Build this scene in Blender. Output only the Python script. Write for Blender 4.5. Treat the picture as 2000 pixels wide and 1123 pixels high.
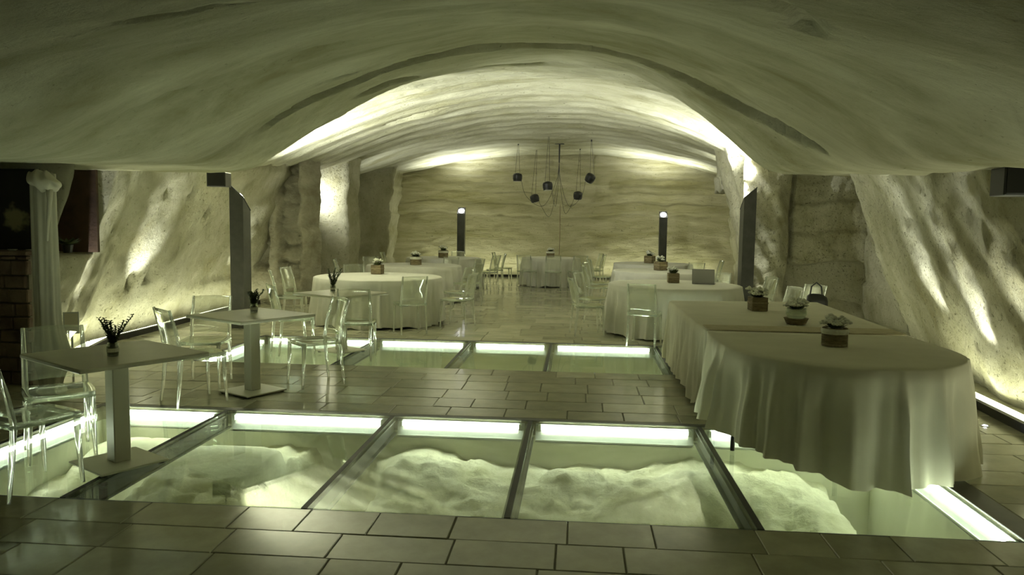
import bpy, bmesh, math, random
import numpy as np
from mathutils import Vector, Matrix, noise
R = math.radians
random.seed(7)
for o in list(bpy.data.objects): bpy.data.objects.remove(o)
C = bpy.context.scene.collection
scene = bpy.context.scene

# ---------------------------------------------------------------- camera
cam = bpy.data.cameras.new('camera'); camo = bpy.data.objects.new('camera', cam); C.objects.link(camo)
YAW, PITCH, ROLL = R(4.8), R(4.73), R(.8)
fw = Vector((-math.sin(YAW)*math.cos(PITCH), math.cos(YAW)*math.cos(PITCH), -math.sin(PITCH)))
rt0 = Vector((math.cos(YAW), math.sin(YAW), 0)); up0 = rt0.cross(fw)
rt = math.cos(ROLL)*rt0+math.sin(ROLL)*up0; up = rt.cross(fw)
mw = Matrix((rt, up, -fw)).transposed().to_4x4(); mw.translation = (0, 0, 1.64)
camo.matrix_world = mw
cam.sensor_width = 36; cam.lens = 1500/2000*36; cam.clip_start = .05; cam.clip_end = 100
scene.camera = camo
# ---------------------------------------------------------------- exposure, world, lamps
vs = scene.view_settings
vs.view_transform = 'Standard'; vs.look = 'None'; vs.gamma = 1; vs.use_curve_mapping = False
vs.exposure = 0.1
W = bpy.data.worlds.new('world'); scene.world = W; W.use_nodes = True
bg = W.node_tree.nodes['Background']; bg.inputs[0].default_value = (.80, .84, .46, 1); bg.inputs[1].default_value = .055
WARM = (.96, 1.0, .68); COOL = (.96, 1.0, .93); PIT = (.90, 1.0, .88)

def aim(o, d):
    o.rotation_euler = Vector(d).normalized().to_track_quat('-Z', 'Y').to_euler()
def spot(name, loc, d, power, size, blend=.6, col=WARM, rad=.04):
    l = bpy.data.lights.new(name, 'SPOT'); l.energy = power; l.spot_size = R(size); l.spot_blend = blend
    l.color = col; l.shadow_soft_size = rad
    o = bpy.data.objects.new(name, l); C.objects.link(o); o.location = loc; aim(o, d); return o
def area(name, loc, d, power, sx, sy, col=WARM, rotz=0):
    l = bpy.data.lights.new(name, 'AREA'); l.shape = 'RECTANGLE'; l.size = sx; l.size_y = sy; l.energy = power; l.color = col
    o = bpy.data.objects.new(name, l); C.objects.link(o); o.location = loc
    o.rotation_euler = (Vector(d).normalized().to_track_quat('-Z', 'Y').to_euler()); return o
# wall-foot troughs (long strips along the walls); area local X runs along Y
def strip(name, p0, p1, d, power, w, col=WARM):
    p0 = Vector(p0); p1 = Vector(p1); ax = (p1-p0); L = ax.length; ax.normalize()
    z = -Vector(d).normalized(); y = z.cross(ax).normalized(); x = y.cross(z)
    l = bpy.data.lights.new(name, 'AREA'); l.shape = 'RECTANGLE'; l.size = L; l.size_y = w; l.energy = power; l.color = col
    o = bpy.data.objects.new(name, l); C.objects.link(o)
    m = Matrix((x, y, z)).transposed().to_4x4(); m.translation = (p0+p1)/2; o.matrix_world = m; return o
strip('trough_light', (3.86, 2.2, .04), (4.02, 8.9, .04), (-.12, 0, 1), 30, .12)
strip('trough_light', (3.50, 9.8, .04), (3.5, 14.0, .04), (.5, 0, 1), 14, .12)
strip('trough_light', (-5.70, 7.6, .05), (-6.22, 9.5, .05), (.12, 0, 1), 15, .12)
strip('trough_light', (-6.24, 9.6, .05), (-6.32, 14.6, .05), (.12, 0, 1), 20, .12)
strip('trough_light', (-5.0, 23.78, .05), (-1.5, 23.78, .05), (0, -.1, 1), 16, .1)
strip('trough_light', (.6, 23.78, .05), (4.2, 23.78, .05), (0, -.1, 1), 14, .1)
# spots standing in the troughs, grazing the rock
for y, x, p in ((4.9, 3.80, 50), (6.3, 3.86, 60), (7.35, 3.92, 60), (8.5, 3.98, 55)):
    spot('wall_spot', (x-.12, y, .10), (.02, .42, 1), p*4.2, 32, 1.0, COOL)
for y, x, p in ((8.35, -5.8, 45), (10.0, -6.15, 75), (13.3, -6.25, 30)):
    spot('wall_spot', (x+.12, y, .10), (.0, .30, 1), p*4.0, 34, 1.0, COOL)
spot('wall_spot', (3.35, 14.0, .12), (-.10, .1, 1), 40, 40, .9, COOL)
# post uplights
spot('post_light', (-4.92, 11.40, 2.22), (.75, .45, 1), 2000, 140, .8, COOL, .06)
spot('post_light', (2.90, 14.05, 2.22), (-.55, .15, 1), 680, 130, .8, COOL, .06)
spot('post_light', (-3.49, 22.70, 2.12), (0, -.12, 1), 420, 125, .8, COOL, .06)
spot('post_light', (2.51, 22.70, 2.08), (0, -.12, 1), 420, 125, .8, COOL, .06)
spot('niche_light', (-5.68, 16.60, 2.17), (.35, 1, .0), 80, 150, .6, COOL, .05)
spot('niche_light', (-4.6, 18.6, 1.5), (.15, .3, 1), 90, 110, .9, COOL, .05)
spot('niche_light', (3.30, 18.50, 2.74), (-.4, .5, .5), 30, 140, .6, COOL, .05)

# ---------------------------------------------------------------- materials
def mat(name, col, rough=.6, metal=0, **kw):
    m = bpy.data.materials.new(name); m.use_nodes = True
    b = m.node_tree.nodes['Principled BSDF']
    b.inputs['Base Color'].default_value = (*col, 1); b.inputs['Roughness'].default_value = rough; b.inputs['Metallic'].default_value = metal
    for k, v in kw.items(): b.inputs[k.replace('_', ' ')].default_value = v
    return m
def noisy(name, c1, c2, scale, rough=.7, bump=.3, detail=6, bscale=None, stretch=(1, 1, 1), dist=.02, c3=None):
    m = mat(name, c1, rough); nt = m.node_tree; b = nt.nodes['Principled BSDF']
    N = nt.nodes.new; L = nt.links.new
    tc = N('ShaderNodeTexCoord'); mp = N('ShaderNodeMapping'); mp.inputs['Scale'].default_value = stretch
    L(tc.outputs['Object'], mp.inputs[0])
    n = N('ShaderNodeTexNoise'); n.inputs['Scale'].default_value = scale; n.inputs['Detail'].default_value = detail; n.inputs['Roughness'].default_value = .62
    L(mp.outputs[0], n.inputs['Vector'])
    r = N('ShaderNodeValToRGB'); r.color_ramp.elements[0].position = .35; r.color_ramp.elements[1].position = .65
    r.color_ramp.elements[0].color = (*c1, 1); r.color_ramp.elements[1].color = (*c2, 1)
    L(n.outputs['Fac'], r.inputs[0]); L(r.outputs[0], b.inputs['Base Color'])
    if bump:
        n2 = N('ShaderNodeTexNoise'); n2.inputs['Scale'].default_value = bscale or scale*6; n2.inputs['Detail'].default_value = 8; n2.inputs['Roughness'].default_value = .7
        L(mp.outputs[0], n2.inputs['Vector'])
        bp = N('ShaderNodeBump'); bp.inputs['Strength'].default_value = bump; bp.inputs['Distance'].default_value = dist
        L(n2.outputs['Fac'], bp.inputs['Height']); L(bp.outputs[0], b.inputs['Normal'])
    return m
def rock_mat(name, stretch, c1, c2, pit=(.30, .28, .175), pore=.36):
    m = mat(name, c1, .95); nt = m.node_tree; b = nt.nodes['Principled BSDF']; N = nt.nodes.new; L = nt.links.new
    b.inputs['Specular IOR Level'].default_value = .15
    tc = N('ShaderNodeTexCoord'); mp = N('ShaderNodeMapping'); mp.inputs['Scale'].default_value = stretch; L(tc.outputs['Object'], mp.inputs[0])
    n = N('ShaderNodeTexNoise'); n.inputs['Scale'].default_value = 1.0; n.inputs['Detail'].default_value = 9; n.inputs['Roughness'].default_value = .65; n.inputs['Distortion'].default_value = .4
    L(mp.outputs[0], n.inputs['Vector'])
    r = N('ShaderNodeValToRGB'); e = r.color_ramp.elements; e[0].position = .33; e[1].position = .68; e[0].color = (*c1, 1); e[1].color = (*c2, 1)
    L(n.outputs['Fac'], r.inputs[0])
    # pores
    n3 = N('ShaderNodeTexNoise'); n3.inputs['Scale'].default_value = 26; n3.inputs['Detail'].default_value = 5; n3.inputs['Roughness'].default_value = .75; L(tc.outputs['Object'], n3.inputs['Vector'])
    r3 = N('ShaderNodeValToRGB'); e = r3.color_ramp.elements; e[0].position = pore-.07; e[1].position = pore+.03; e[0].color = (0, 0, 0, 1); e[1].color = (1, 1, 1, 1)
    L(n3.outputs['Fac'], r3.inputs[0])
    mx = N('ShaderNodeMixRGB'); mx.inputs['Color1'].default_value = (*pit, 1); L(r3.outputs[0], mx.inputs['Fac']); L(r.outputs[0], mx.inputs['Color2'])
    L(mx.outputs[0], b.inputs['Base Color'])
    n2 = N('ShaderNodeTexNoise'); n2.inputs['Scale'].default_value = 7; n2.inputs['Detail'].default_value = 10; n2.inputs['Roughness'].default_value = .72; L(mp.outputs[0], n2.inputs['Vector'])
    ad = N('ShaderNodeMath'); ad.operation = 'MULTIPLY_ADD'; ad.inputs[1].default_value = .6; L(r3.outputs[0], ad.inputs[0]); L(n2.outputs['Fac'], ad.inputs[2])
    bp = N('ShaderNodeBump'); bp.inputs['Strength'].default_value = 1.0; bp.inputs['Distance'].default_value = .05
    L(ad.outputs[0], bp.inputs['Height']); L(bp.outputs[0], b.inputs['Normal'])
    return m
def emis(name, col, s):
    m = bpy.data.materials.new(name); m.use_nodes = True; nt = m.node_tree; nt.nodes.clear()
    o = nt.nodes.new('ShaderNodeOutputMaterial'); e = nt.nodes.new('ShaderNodeEmission'); e.inputs[0].default_value = (*col, 1); e.inputs[1].default_value = s
    nt.links.new(e.outputs[0], o.inputs[0]); return m
def clear(name, tint, gloss_rough, refr=0., haze=0., ior=1.5, fmul=1.0):
    """see-through plastic or pane: transparency + fresnel reflection (+ some true refraction and haze)"""
    m = bpy.data.materials.new(name); m.use_nodes = True; nt = m.node_tree; nt.nodes.clear(); N = nt.nodes.new; L = nt.links.new
    o = N('ShaderNodeOutputMaterial'); t = N('ShaderNodeBsdfTransparent'); t.inputs[0].default_value = (*tint, 1)
    g = N('ShaderNodeBsdfGlossy'); g.inputs['Roughness'].default_value = gloss_rough; g.inputs['Color'].default_value = (.95, 1, .93, 1)
    f = N('ShaderNodeFresnel'); ge = N('ShaderNodeNewGeometry')
    mi_ = N('ShaderNodeMapRange'); mi_.inputs['To Min'].default_value = ior; mi_.inputs['To Max'].default_value = 1/ior   # same reflectance from both sides
    L(ge.outputs['Backfacing'], mi_.inputs['Value']); L(mi_.outputs[0], f.inputs[0])
    last = t
    if refr:
        gl = N('ShaderNodeBsdfGlass'); gl.inputs['IOR'].default_value = 1.45; gl.inputs['Roughness'].default_value = .03
        mx = N('ShaderNodeMixShader'); mx.inputs[0].default_value = refr; L(t.outputs[0], mx.inputs[1]); L(gl.outputs[0], mx.inputs[2]); last = mx
    if haze:
        d = N('ShaderNodeBsdfTranslucent'); d.inputs[0].default_value = (.9, .95, .8, 1)
        d2 = N('ShaderNodeBsdfDiffuse'); d2.inputs[0].default_value = (.9, .95, .8, 1)
        md = N('ShaderNodeMixShader'); L(d.outputs[0], md.inputs[1]); L(d2.outputs[0], md.inputs[2])
        mx = N('ShaderNodeMixShader'); mx.inputs[0].default_value = haze; L(last.outputs[0], mx.inputs[1]); L(md.outputs[0], mx.inputs[2]); last = mx
    mu = N('ShaderNodeMath'); mu.operation = 'MULTIPLY'; mu.inputs[1].default_value = fmul; mu.use_clamp = True; L(f.outputs[0], mu.inputs[0])
    mm = N('ShaderNodeMixShader'); L(mu.outputs[0], mm.inputs[0]); L(last.outputs[0], mm.inputs[1]); L(g.outputs[0], mm.inputs[2])
    L(mm.outputs[0], o.inputs[0]); return m
ROCK_C = rock_mat('tufa_ceiling', (.5, 1.1, 1.1), (.32, .305, .175), (.64, .63, .47), pore=.35)
ROCK_W = rock_mat('tufa_wall', (1.2, 1.0, 1.0), (.34, .32, .19), (.60, .585, .45), pore=.375)
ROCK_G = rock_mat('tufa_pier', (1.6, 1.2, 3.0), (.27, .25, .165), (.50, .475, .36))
ROCK_B = rock_mat('tufa_back', (.5, .5, 2.6), (.36, .335, .18), (.61, .58, .41), pore=.36)
PITROCK = noisy('pit_rock', (.56, .55, .37), (.84, .83, .66), 2.6, .95, .8, dist=.03, bscale=14)
PLASTER = noisy('pit_plaster', (.55, .56, .42), (.62, .63, .50), 1.5, .9, .05)
TILES = []
for i, c in enumerate(((.33, .32, .22), (.40, .39, .28), (.46, .45, .33), (.36, .35, .245), (.30, .29, .20))):
    m = noisy('limestone_tile', tuple(v*.86 for v in c), tuple(min(1, v*1.12) for v in c), 3.5, .16, .05, bscale=14, dist=.004)
    TILES.append(m)
GROUT = noisy('grout', (.16, .145, .09), (.22, .20, .13), 9, .8, .2)
STEEL = noisy('dark_steel', (.035, .036, .028), (.06, .06, .048), 6, .35, .02)
BEAM = mat('beam_steel', (.05, .052, .042), .55)
BLACK = mat('black_metal', (.012, .012, .010), .45)
WMETAL = mat('white_metal', (.55, .58, .54), .35)
CLOTH = noisy('white_tablecloth', (.62, .61, .54), (.68, .67, .60), 2.5, .85, .15, bscale=160, dist=.002)
CLOTHB = noisy('cream_tablecloth', (.54, .52, .41), (.60, .58, .46), 2.5, .8, .15, bscale=160, dist=.002)
GAP_SHADE = noisy('gap_shade', (.40, .35, .22), (.48, .43, .29), 12, .9, .5, bscale=150, dist=.003)  # brown that paints the shade of the gap in the buffet
LAMINATE = noisy('white_laminate', (.60, .58, .46), (.66, .64, .52), 4, .3, .02)
PAINTW = mat('white_painted_metal', (.62, .61, .50), .4)
GLASS = clear('floor_glass', (.955, .98, .90), .015, haze=.03, fmul=.75)
POLY = clear('clear_polycarbonate', (.97, .98, .95), .04, refr=.6, haze=.13, fmul=2.0)
POLYT = clear('clear_polycarbonate_sheet', (.955, .965, .93), .05, refr=.15, haze=.04, fmul=2.0)
JAR = clear('jar_glass', (.85, .9, .8), .02, refr=.5, haze=.05)
LEAF = noisy('leaf_green', (.035, .055, .015), (.09, .12, .035), 20, .6, .1)
LEAFP = noisy('leaf_pale', (.20, .24, .10), (.32, .36, .18), 20, .6, .1)
PETAL = noisy('petal_white', (.62, .62, .52), (.75, .75, .66), 30, .7, .2)
SOIL = noisy('soil', (.03, .022, .012), (.06, .045, .025), 40, .9, .5)
WOOD = noisy('vase_wood', (.10, .075, .035), (.26, .21, .11), 12, .8, .5, stretch=(1, 1, 5))
BURLAP = noisy('burlap', (.20, .17, .10), (.34, .29, .18), 60, .9, .6, bscale=220, dist=.003)
TUBE = emis('lit_tube', PIT, 30.0)
TROUGH = emis('lit_diffuser', (.97, 1.0, .72), 3.5)
LAMPF = emis('lit_lamp', (.93, .93, 1.0), 30)
DARKST = noisy('dark_stone', (.13, .085, .055), (.26, .19, .125), 3.0, .9, .8, dist=.02, bscale=12)
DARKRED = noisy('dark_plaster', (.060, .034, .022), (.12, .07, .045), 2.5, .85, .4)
CURT = noisy('curtain_cloth', (.56, .54, .43), (.64, .62, .50), 3, .9, .1, bscale=120, dist=.002)
SCREEN = mat('laptop_grey', (.30, .30, .27), .4)

# ---------------------------------------------------------------- helpers
def mesh_obj(name, verts, faces, m, parent=None, smooth=False):
    me = bpy.data.meshes.new(name); me.from_pydata([tuple(v) for v in verts], [], faces); me.update()
    ms = m if isinstance(m, (list, tuple)) else [m]
    for k in ms: me.materials.append(k)
    if smooth: me.polygons.foreach_set('use_smooth', [True]*len(me.polygons))
    o = bpy.data.objects.new(name, me); C.objects.link(o)
    if parent: o.parent = parent
    return o
def bm_obj(name, bm, m, parent=None, smooth=False):
    bmesh.ops.recalc_face_normals(bm, faces=bm.faces)
    me = bpy.data.meshes.new(name); bm.to_mesh(me); bm.free()
    for k in (m if isinstance(m, (list, tuple)) else [m]): me.materials.append(k)
    if smooth: me.polygons.foreach_set('use_smooth', [True]*len(me.polygons))
    o = bpy.data.objects.new(name, me); C.objects.link(o)
    if parent: o.parent = parent
    return o
def box(bm, a, b, bev=0, rot=None, mi=0):
    """box from corner a to corner b"""
    a = Vector(a); b = Vector(b); c = (a+b)/2; s = b-a
    M = Matrix.Translation(c) @ (rot or Matrix.Identity(4)) @ Matrix.Diagonal((s.x, s.y, s.z, 1))
    r = bmesh.ops.create_cube(bm, size=1, matrix=M)
    fs = list({f for v in r['verts'] for f in v.link_faces})
    for f in fs: f.material_index = mi
    if bev:
        es = list({e for v in r['verts'] for e in v.link_edges})
        bmesh.ops.bevel(bm, geom=es, offset=bev, segments=1, affect='EDGES')
def tube(bm, pts, rad, n=8, cap=True, sq=None):
    """sweep along pts; rad number or list; sq=(rx,ry) factors"""
    pts = [Vector(p) for p in pts]; k = len(pts); rings = []
    rads = rad if isinstance(rad, (list, tuple)) else [rad]*k
    up_ = Vector((0, 0, 1))
    d0 = (pts[1]-pts[0]).normalized()
    x = d0.cross(up_) if abs(d0.z) < .95 else d0.cross(Vector((0, 1, 0)))
    x.normalize()
    for i, p in enumerate(pts):
        d = (pts[min(i+1, k-1)]-pts[max(i-1, 0)]).normalized()
        x = (x-d*x.dot(d)).normalized(); y = d.cross(x)
        rings.append([bm.verts.new(p+(x*math.cos(2*math.pi*j/n)*(sq[0] if sq else 1)+y*math.sin(2*math.pi*j/n)*(sq[1] if sq else 1))*rads[i]) for j in range(n)])
    for a, b in zip(rings, rings[1:]):
        for j in range(n): bm.faces.new((a[j], a[(j+1) % n], b[(j+1) % n], b[j]))
    if cap: bm.faces.new(rings[0][::-1]); bm.faces.new(rings[-1])
def lathe(bm, prof, n=20, c=(0, 0, 0), mi=0):
    rings = [[bm.verts.new((c[0]+r*math.cos(2*math.pi*j/n), c[1]+r*math.sin(2*math.pi*j/n), c[2]+z)) for j in range(n)] for r, z in prof]
    for a, b in zip(rings, rings[1:]):
        for j in range(n):
            f = bm.faces.new((a[j], a[(j+1) % n], b[(j+1) % n], b[j])); f.material_index = mi
    for rr in (rings[0][::-1], rings[-1]):
        f = bm.faces.new(rr); f.material_index = mi
def thing(name, label, cat, loc=(0, 0, 0), rz=0, group=None):
    o = bpy.data.objects.new(name, None); C.objects.link(o); o.location = loc; o.rotation_euler = (0, 0, rz); o.empty_display_size = .1
    o['label'] = label; o['category'] = cat
    if group: o['group'] = group
    return o
def tag(o, label, cat, group=None, kind=None):
    o['label'] = label; o['category'] = cat
    if group: o['group'] = group
    if kind: o['kind'] = kind
    return o
def dup(root, loc, rz, label, group=None):
    r = root.copy(); C.objects.link(r); r.location = loc; r.rotation_euler = (0, 0, rz); r['label'] = label
    if group: r['group'] = group
    for ch in list(root.children):
        c = ch.copy(); C.objects.link(c); c.parent = r
        for g in ch.children:
            d = g.copy(); C.objects.link(d); d.parent = c
    return r
def structure(o): o['kind'] = 'structure'; return o
def nz(x, y, z, s=1.0, oct=4):
    return noise.fractal(Vector((x*s, y*s, z*s)), 1.0, 2.0, oct, noise_basis='PERLIN_ORIGINAL')

# ---------------------------------------------------------------- the cave: ceiling
CT = np.array([  # Y, xc, wL, wR, zs, za
(-2.5,-.4,3.2,3.0,1.9,2.2),(3,-.4,3.2,2.9,1.95,2.62),(5,-.4,3.3,2.8,2.05,3.0),(7.5,-.35,3.4,2.8,2.18,3.41),
(9.25,-.35,3.6,2.5,2.24,3.56),(9.5,-.45,5.0,3.7,2.35,3.58),(12.5,-.5,5.1,4.2,2.45,3.96),(15,-.5,5.2,4.1,2.6,4.02),(18,-.45,5.4,4.6,2.75,3.98),(20.5,-.45,5.6,5.2,2.85,3.88),(25,-.4,6,6,2.9,3.78)])
def ceil_z(X, Y):
    xc, wL, wR, zs, za = [float(np.interp(Y, CT[:, 0], CT[:, i])) for i in range(1, 6)]
    u = (xc-X)/wL if X < xc else (X-xc)/wR
    s = 1-u*u; m = .5*(s+math.sqrt(s*s+.02))
    return zs+(za-zs)*m
STROKES = [  # grooves cut in the vault: polyline (x, y), half width, depth
 ([(-3.16,7.77),(-2.78,7.76),(-2.28,7.83),(-1.84,7.8),(-1.39,7.72),(-.88,7.70),(-.43,7.77),(-.03,7.88),(.34,8.06),(.87,8.14),(1.38,8.06),(1.83,7.77),(2.19,7.48)], .16, .40),
 ([(-2.40,7.15),(-2.13,7.39)], .05, .06), ([(-2.45,8.69),(-2.16,8.72),(-1.9,8.88)], .12, .28),
 ([(-3.63,14.62),(-2.6,14.42)], .14, .12), ([(.38,8.86),(.89,8.58)], .05, .05), ([(-2.01,3.29),(-1.49,3.4)], .07, .07),
 ([(.79,3.26),(1.0,3.6),(1.09,3.94),(1.01,3.91)], .05, .06), ([(1.46,14.42),(2.15,14.61)], .10, .10),
 ([(-1.3,5.6),(.4,5.75),(1.6,5.5)], .05, .015), ([(-3.4,5.2),(-2.2,5.7),(-1.0,5.9)], .05, .018),
]
def groove(x, y):
    d_ = 0
    for pl, w, dep in STROKES:
        if not (pl[0][0]-.3 < x < pl[-1][0]+.3 or pl[-1][0]-.3 < x < pl[0][0]+.3): continue
        best = 9; tt = 0; tot = len(pl)-1
        for i in range(tot):
            (ax, ay), (bx, by) = pl[i], pl[i+1]; ux, uy = bx-ax, by-ay; L2 = ux*ux+uy*uy
            t = max(0, min(1, ((x-ax)*ux+(y-ay)*uy)/L2)); d = math.hypot(x-ax-t*ux, y-ay-t*uy)
            if d < best: best = d; tt = (i+t)/tot
        ww = w*(.25+.75*math.sin(math.pi*max(.02, min(.98, tt)))**.5)
        if best < ww*1.4: d_ = max(d_, dep*min(1, max(0, (ww*1.4-best)/(ww*.3))))
    return d_
ys = list(np.arange(-2.5, 2.9, .25))+list(np.arange(2.9, 4.1, .05))+list(np.arange(4.1, 7, .09))+list(np.arange(7, 9.2, .035))+list(np.arange(9.2, 9.6, .025))+list(np.arange(9.6, 25, .075))
xs = list(np.arange(-8.0, -4.4, .12))+list(np.arange(-4.4, 4.0, .06))+list(np.arange(4.0, 7.0, .12))
V = []
for y in ys:
    for x in xs:
        yy = y+.12*nz(x*.5, y*.5, 3.3)          # the lip and the bands wander a little
        z = ceil_z(x, yy)+.05*nz(x*.6, y*.6, 0)+.012*nz(x*1.2, y*4, 5)+(.006*nz(x*6, y*6, 8) if y < 10 else 0)
        if y > 9.6:                              # excavation bands across the vault
            ph = (y*1.35+.25*nz(x*.35, y*.3, 9)+.05*x*x*.3) % 1.0
            z += .055*(ph if ph < .86 else (1-ph)*6.1)-.03
        z += groove(x, y)
        V.append((x, y, z))
nx = len(xs)
Fc = [(j*nx+i, (j+1)*nx+i, (j+1)*nx+i+1, j*nx+i+1) for j in range(len(ys)-1) for i in range(nx-1)]
structure(mesh_obj('ceiling', V, Fc, ROCK_C, smooth=True))

# ---------------------------------------------------------------- the cave: side walls  X = f(Y, z)
WL = np.array([  # Y, base X, lean per metre, strata amount, stroke amount
(-2.5,-7.0,.05,0,.3),(7.25,-7.0,.05,0,.3),(7.42,-5.78,.30,0,.8),(8.1,-5.95,.34,0,1),(9.6,-6.50,.36,.0,1),(10.8,-6.58,.40,.1,1),(13.6,-6.65,.42,.6,.5),(15.2,-6.60,.35,1,.2),
(15.35,-5.55,.05,1,.1),(15.8,-5.40,.03,1,.1),(15.95,-6.1,.0,.5,.1),(16.9,-6.2,.0,.5,.1),(17.1,-5.15,-.02,.3,.3),(17.6,-5.05,0,.4,.3),(18.0,-5.7,.0,.5,.2),(20.9,-6.1,.0,1,.1),(21.3,-5.35,.1,1,.1),(22.0,-5.75,.1,1,.1),(25,-5.85,.12,1,.1)])
WR = np.array([
(-2.5,3.95,.1,0,.5),(3,3.95,.25,0,1),(6.5,4.08,.38,.0,1),(9.0,4.38,.39,.0,1),(11.0,4.66,.40,.2,.7),(11.3,5.3,.1,.9,.1),(14.75,5.3,.05,1,.05),
(14.95,3.60,.25,.4,1),(15.2,3.62,.24,.3,1),(16.6,3.7,.26,.3,1),(17.0,4.3,.2,.8,.3),(19.5,4.6,.15,1,.1),(25,4.9,.15,1,.1)])
def strata(y, z, x, am):
    if am <= 0: return 0
    s = 0
    zz = z+.10*nz(y*.35, x*.35, 1.7)+.05*nz(y*1.3, x*1.3, 4.1)
    for zc, a in ((.55, .09), (1.42, .06), (1.95, .10), (2.12, .05), (2.55, .07), (2.78, .06), (3.05, .05), (3.3, .05)):
        t = (zz-zc)/.05
        s += a/(1+math.exp(-max(-30, min(30, t*3))))-a*max(0, min(1, (zz-zc+.0)/.55))*(zz > zc)
    return s*am
def wall_x(y, z, T, sgn):
    b, ln, sa, st = [float(np.interp(y, T[:, 0], T[:, i])) for i in range(1, 5)]
    x = abs(b)-abs(ln)*z*(1 if ln >= 0 else -1)-.03*max(0, z-1.8)**2
    # big soft swellings and slanting pick strokes
    x += .09*nz(y*.6+sgn*5, z*.6, sgn*2)*(.3+st)
    q = (y*.9 - z*.75*1.0)
    x += st*(.035*nz(q*1.8, (y+z)*.3, 8+sgn)+.018*nz(q*5, (y+z)*.8, 3+sgn))
    x += .02*nz(y*5, z*5, 6)
    x += strata(y, z, x, sa)
    return x
def wall(name, T, sgn, m, carve=None):
    Ys = []
    y = -2.5
    while y < 24.8:
        Ys.append(y)
        i = int(np.searchsorted(T[:, 0], y+.001))
        steep = abs(float(np.interp(y+.08, T[:, 0], T[:, 1])-np.interp(y-.08, T[:, 0], T[:, 1]))) > .15
        y += .02 if steep else (.2 if y < 3 else .065)
    Zs = list(np.arange(-.05, 4.2, .06)); V = []
    for y in Ys:
        for z in Zs:
            x = wall_x(y, z, T, sgn)
            if carve: x = carve(x, y, z)
            V.append((sgn*x, y, z))
    nzs = len(Zs)
    F = [(j*nzs+i, j*nzs+i+1, (j+1)*nzs+i+1, (j+1)*nzs+i) for j in range(len(Ys)-1) for i in range(nzs-1)]
    return structure(mesh_obj(name, V, F, m, smooth=True))
def sst(a, b, x): t = max(0, min(1, (x-a)/(b-a))); return t*t*(3-2*t)
def carveL(x, y, z):
    # dark niche with a ledge in the near part
    k = sst(1.20, 1.28, z)*sst(7.45, 7.50, y)*(1-sst(8.60, 8.68, y))
    x += k*max(0, 6.6-x)
    # two flutes in the facing pier, and small sockets
    if 15.2 < y < 15.9 and z > 1.0:
        pass
    for (yy, zz, r, d) in ((11.2, 2.0, .07, .12), (11.9, 1.72, .06, .12), (10.3, .75, .06, .1), (10.7, .8, .06, .1), (10.5, 2.05, .05, .1)):
        q = ((y-yy)/r)**2+((z-zz)/(r*1.8))**2
        if q < 1.6: x += d*(1-q/1.6)**.5
    return x
def carveR(x, y, z):
    # deep crack in the pillar beyond the bay
    if 14.0 < y < 15.3 and z > .5:
        pass
    return x
wall('wall_left', WL, -1, ROCK_W, carveL)
wall('wall_right', WR, 1, ROCK_W, carveR)
# back wall with ledges
Xs = list(np.arange(-7.2, 6.2, .07)); Zs = list(np.arange(-.05, 4.3, .03)); V = []
for x in Xs:
    for z in Zs:
        y = 24.15-.04*abs(x+.5)+.12*nz(x*.4, z*.4, 7)+.03*nz(x*2, z*4, 2)
        s = 0
        zz = z+.13*nz(x*.45, 1+z*.3, 2.2)+.04*nz(x*1.7, 3+z, 1)
        for zc, a in ((1.95, .14), (2.28, .08), (2.62, .05), (2.86, .12), (3.08, .08), (3.3, .10), (3.5, .10)):
            s += a*sst(zc-.03, zc+.03, zz)-a*.75*sst(zc+.03, zc+.45, zz)
        y -= s*.75-.08
        V.append((x, y-.18*max(0, z-2.6), z))
nzs = len(Zs)
F = [(j*nzs+i, (j+1)*nzs+i, (j+1)*nzs+i+1, j*nzs+i+1) for j in range(len(Xs)-1) for i in range(nzs-1)]
structure(mesh_obj('wall_back', V, F, ROCK_B, smooth=True))
# fluted pier face on the left, its stone courses seen in two vertical grooves
def pier(name, x0, x1, y, z1, m):
    V = []; nx_ = 46; nz_ = 80
    for i in range(nx_):
        for j in range(nz_):
            u = i/(nx_-1); z = z1*j/(nz_-1)
            x = x0+(x1-x0)*u+.10*nz(z*1.1, u, 3)*(.4+.6*(u > .9))
            fl = 0
            for c_, w_ in ((.42, .11), (.76, .15)):
                fl = max(fl, (1-sst(w_*.75, w_, abs(u-c_+.05*nz(z*.8, c_, 1))))*sst(.9, 1.15, z+.6*c_))
            yy = y+.30*fl+.05*nz(x*2, z*2, 5)+.13*fl*(((z*3.4+.5*nz(z, u*2, 4)) % 1.0)-.5)+.9*max(0, (u-.93)/.07)**2+.02*nz(x*7, z*7, 1)
            V.append((x, yy, z-.03))
    F = [(i*nz_+j, (i+1)*nz_+j, (i+1)*nz_+j+1, i*nz_+j+1) for i in range(nx_-1) for j in range(nz_-1)]
    return mesh_obj(name, V, F, m, smooth=True)
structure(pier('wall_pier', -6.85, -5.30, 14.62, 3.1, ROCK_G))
def facing(name, x0, x1, z1, fy, m, dx=.03, dz=.035):
    Xs = list(np.arange(x0, x1, dx)); Zs = list(np.arange(-.05, z1, dz)); n = len(Zs)
    V = [(x, fy(x, z), z) for x in Xs for z in Zs]
    F = [(i*n+j, (i+1)*n+j, (i+1)*n+j+1, i*n+j+1) for i in range(len(Xs)-1) for j in range(n-1)]
    return structure(mesh_obj(name, V, F, m, smooth=True))
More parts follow.
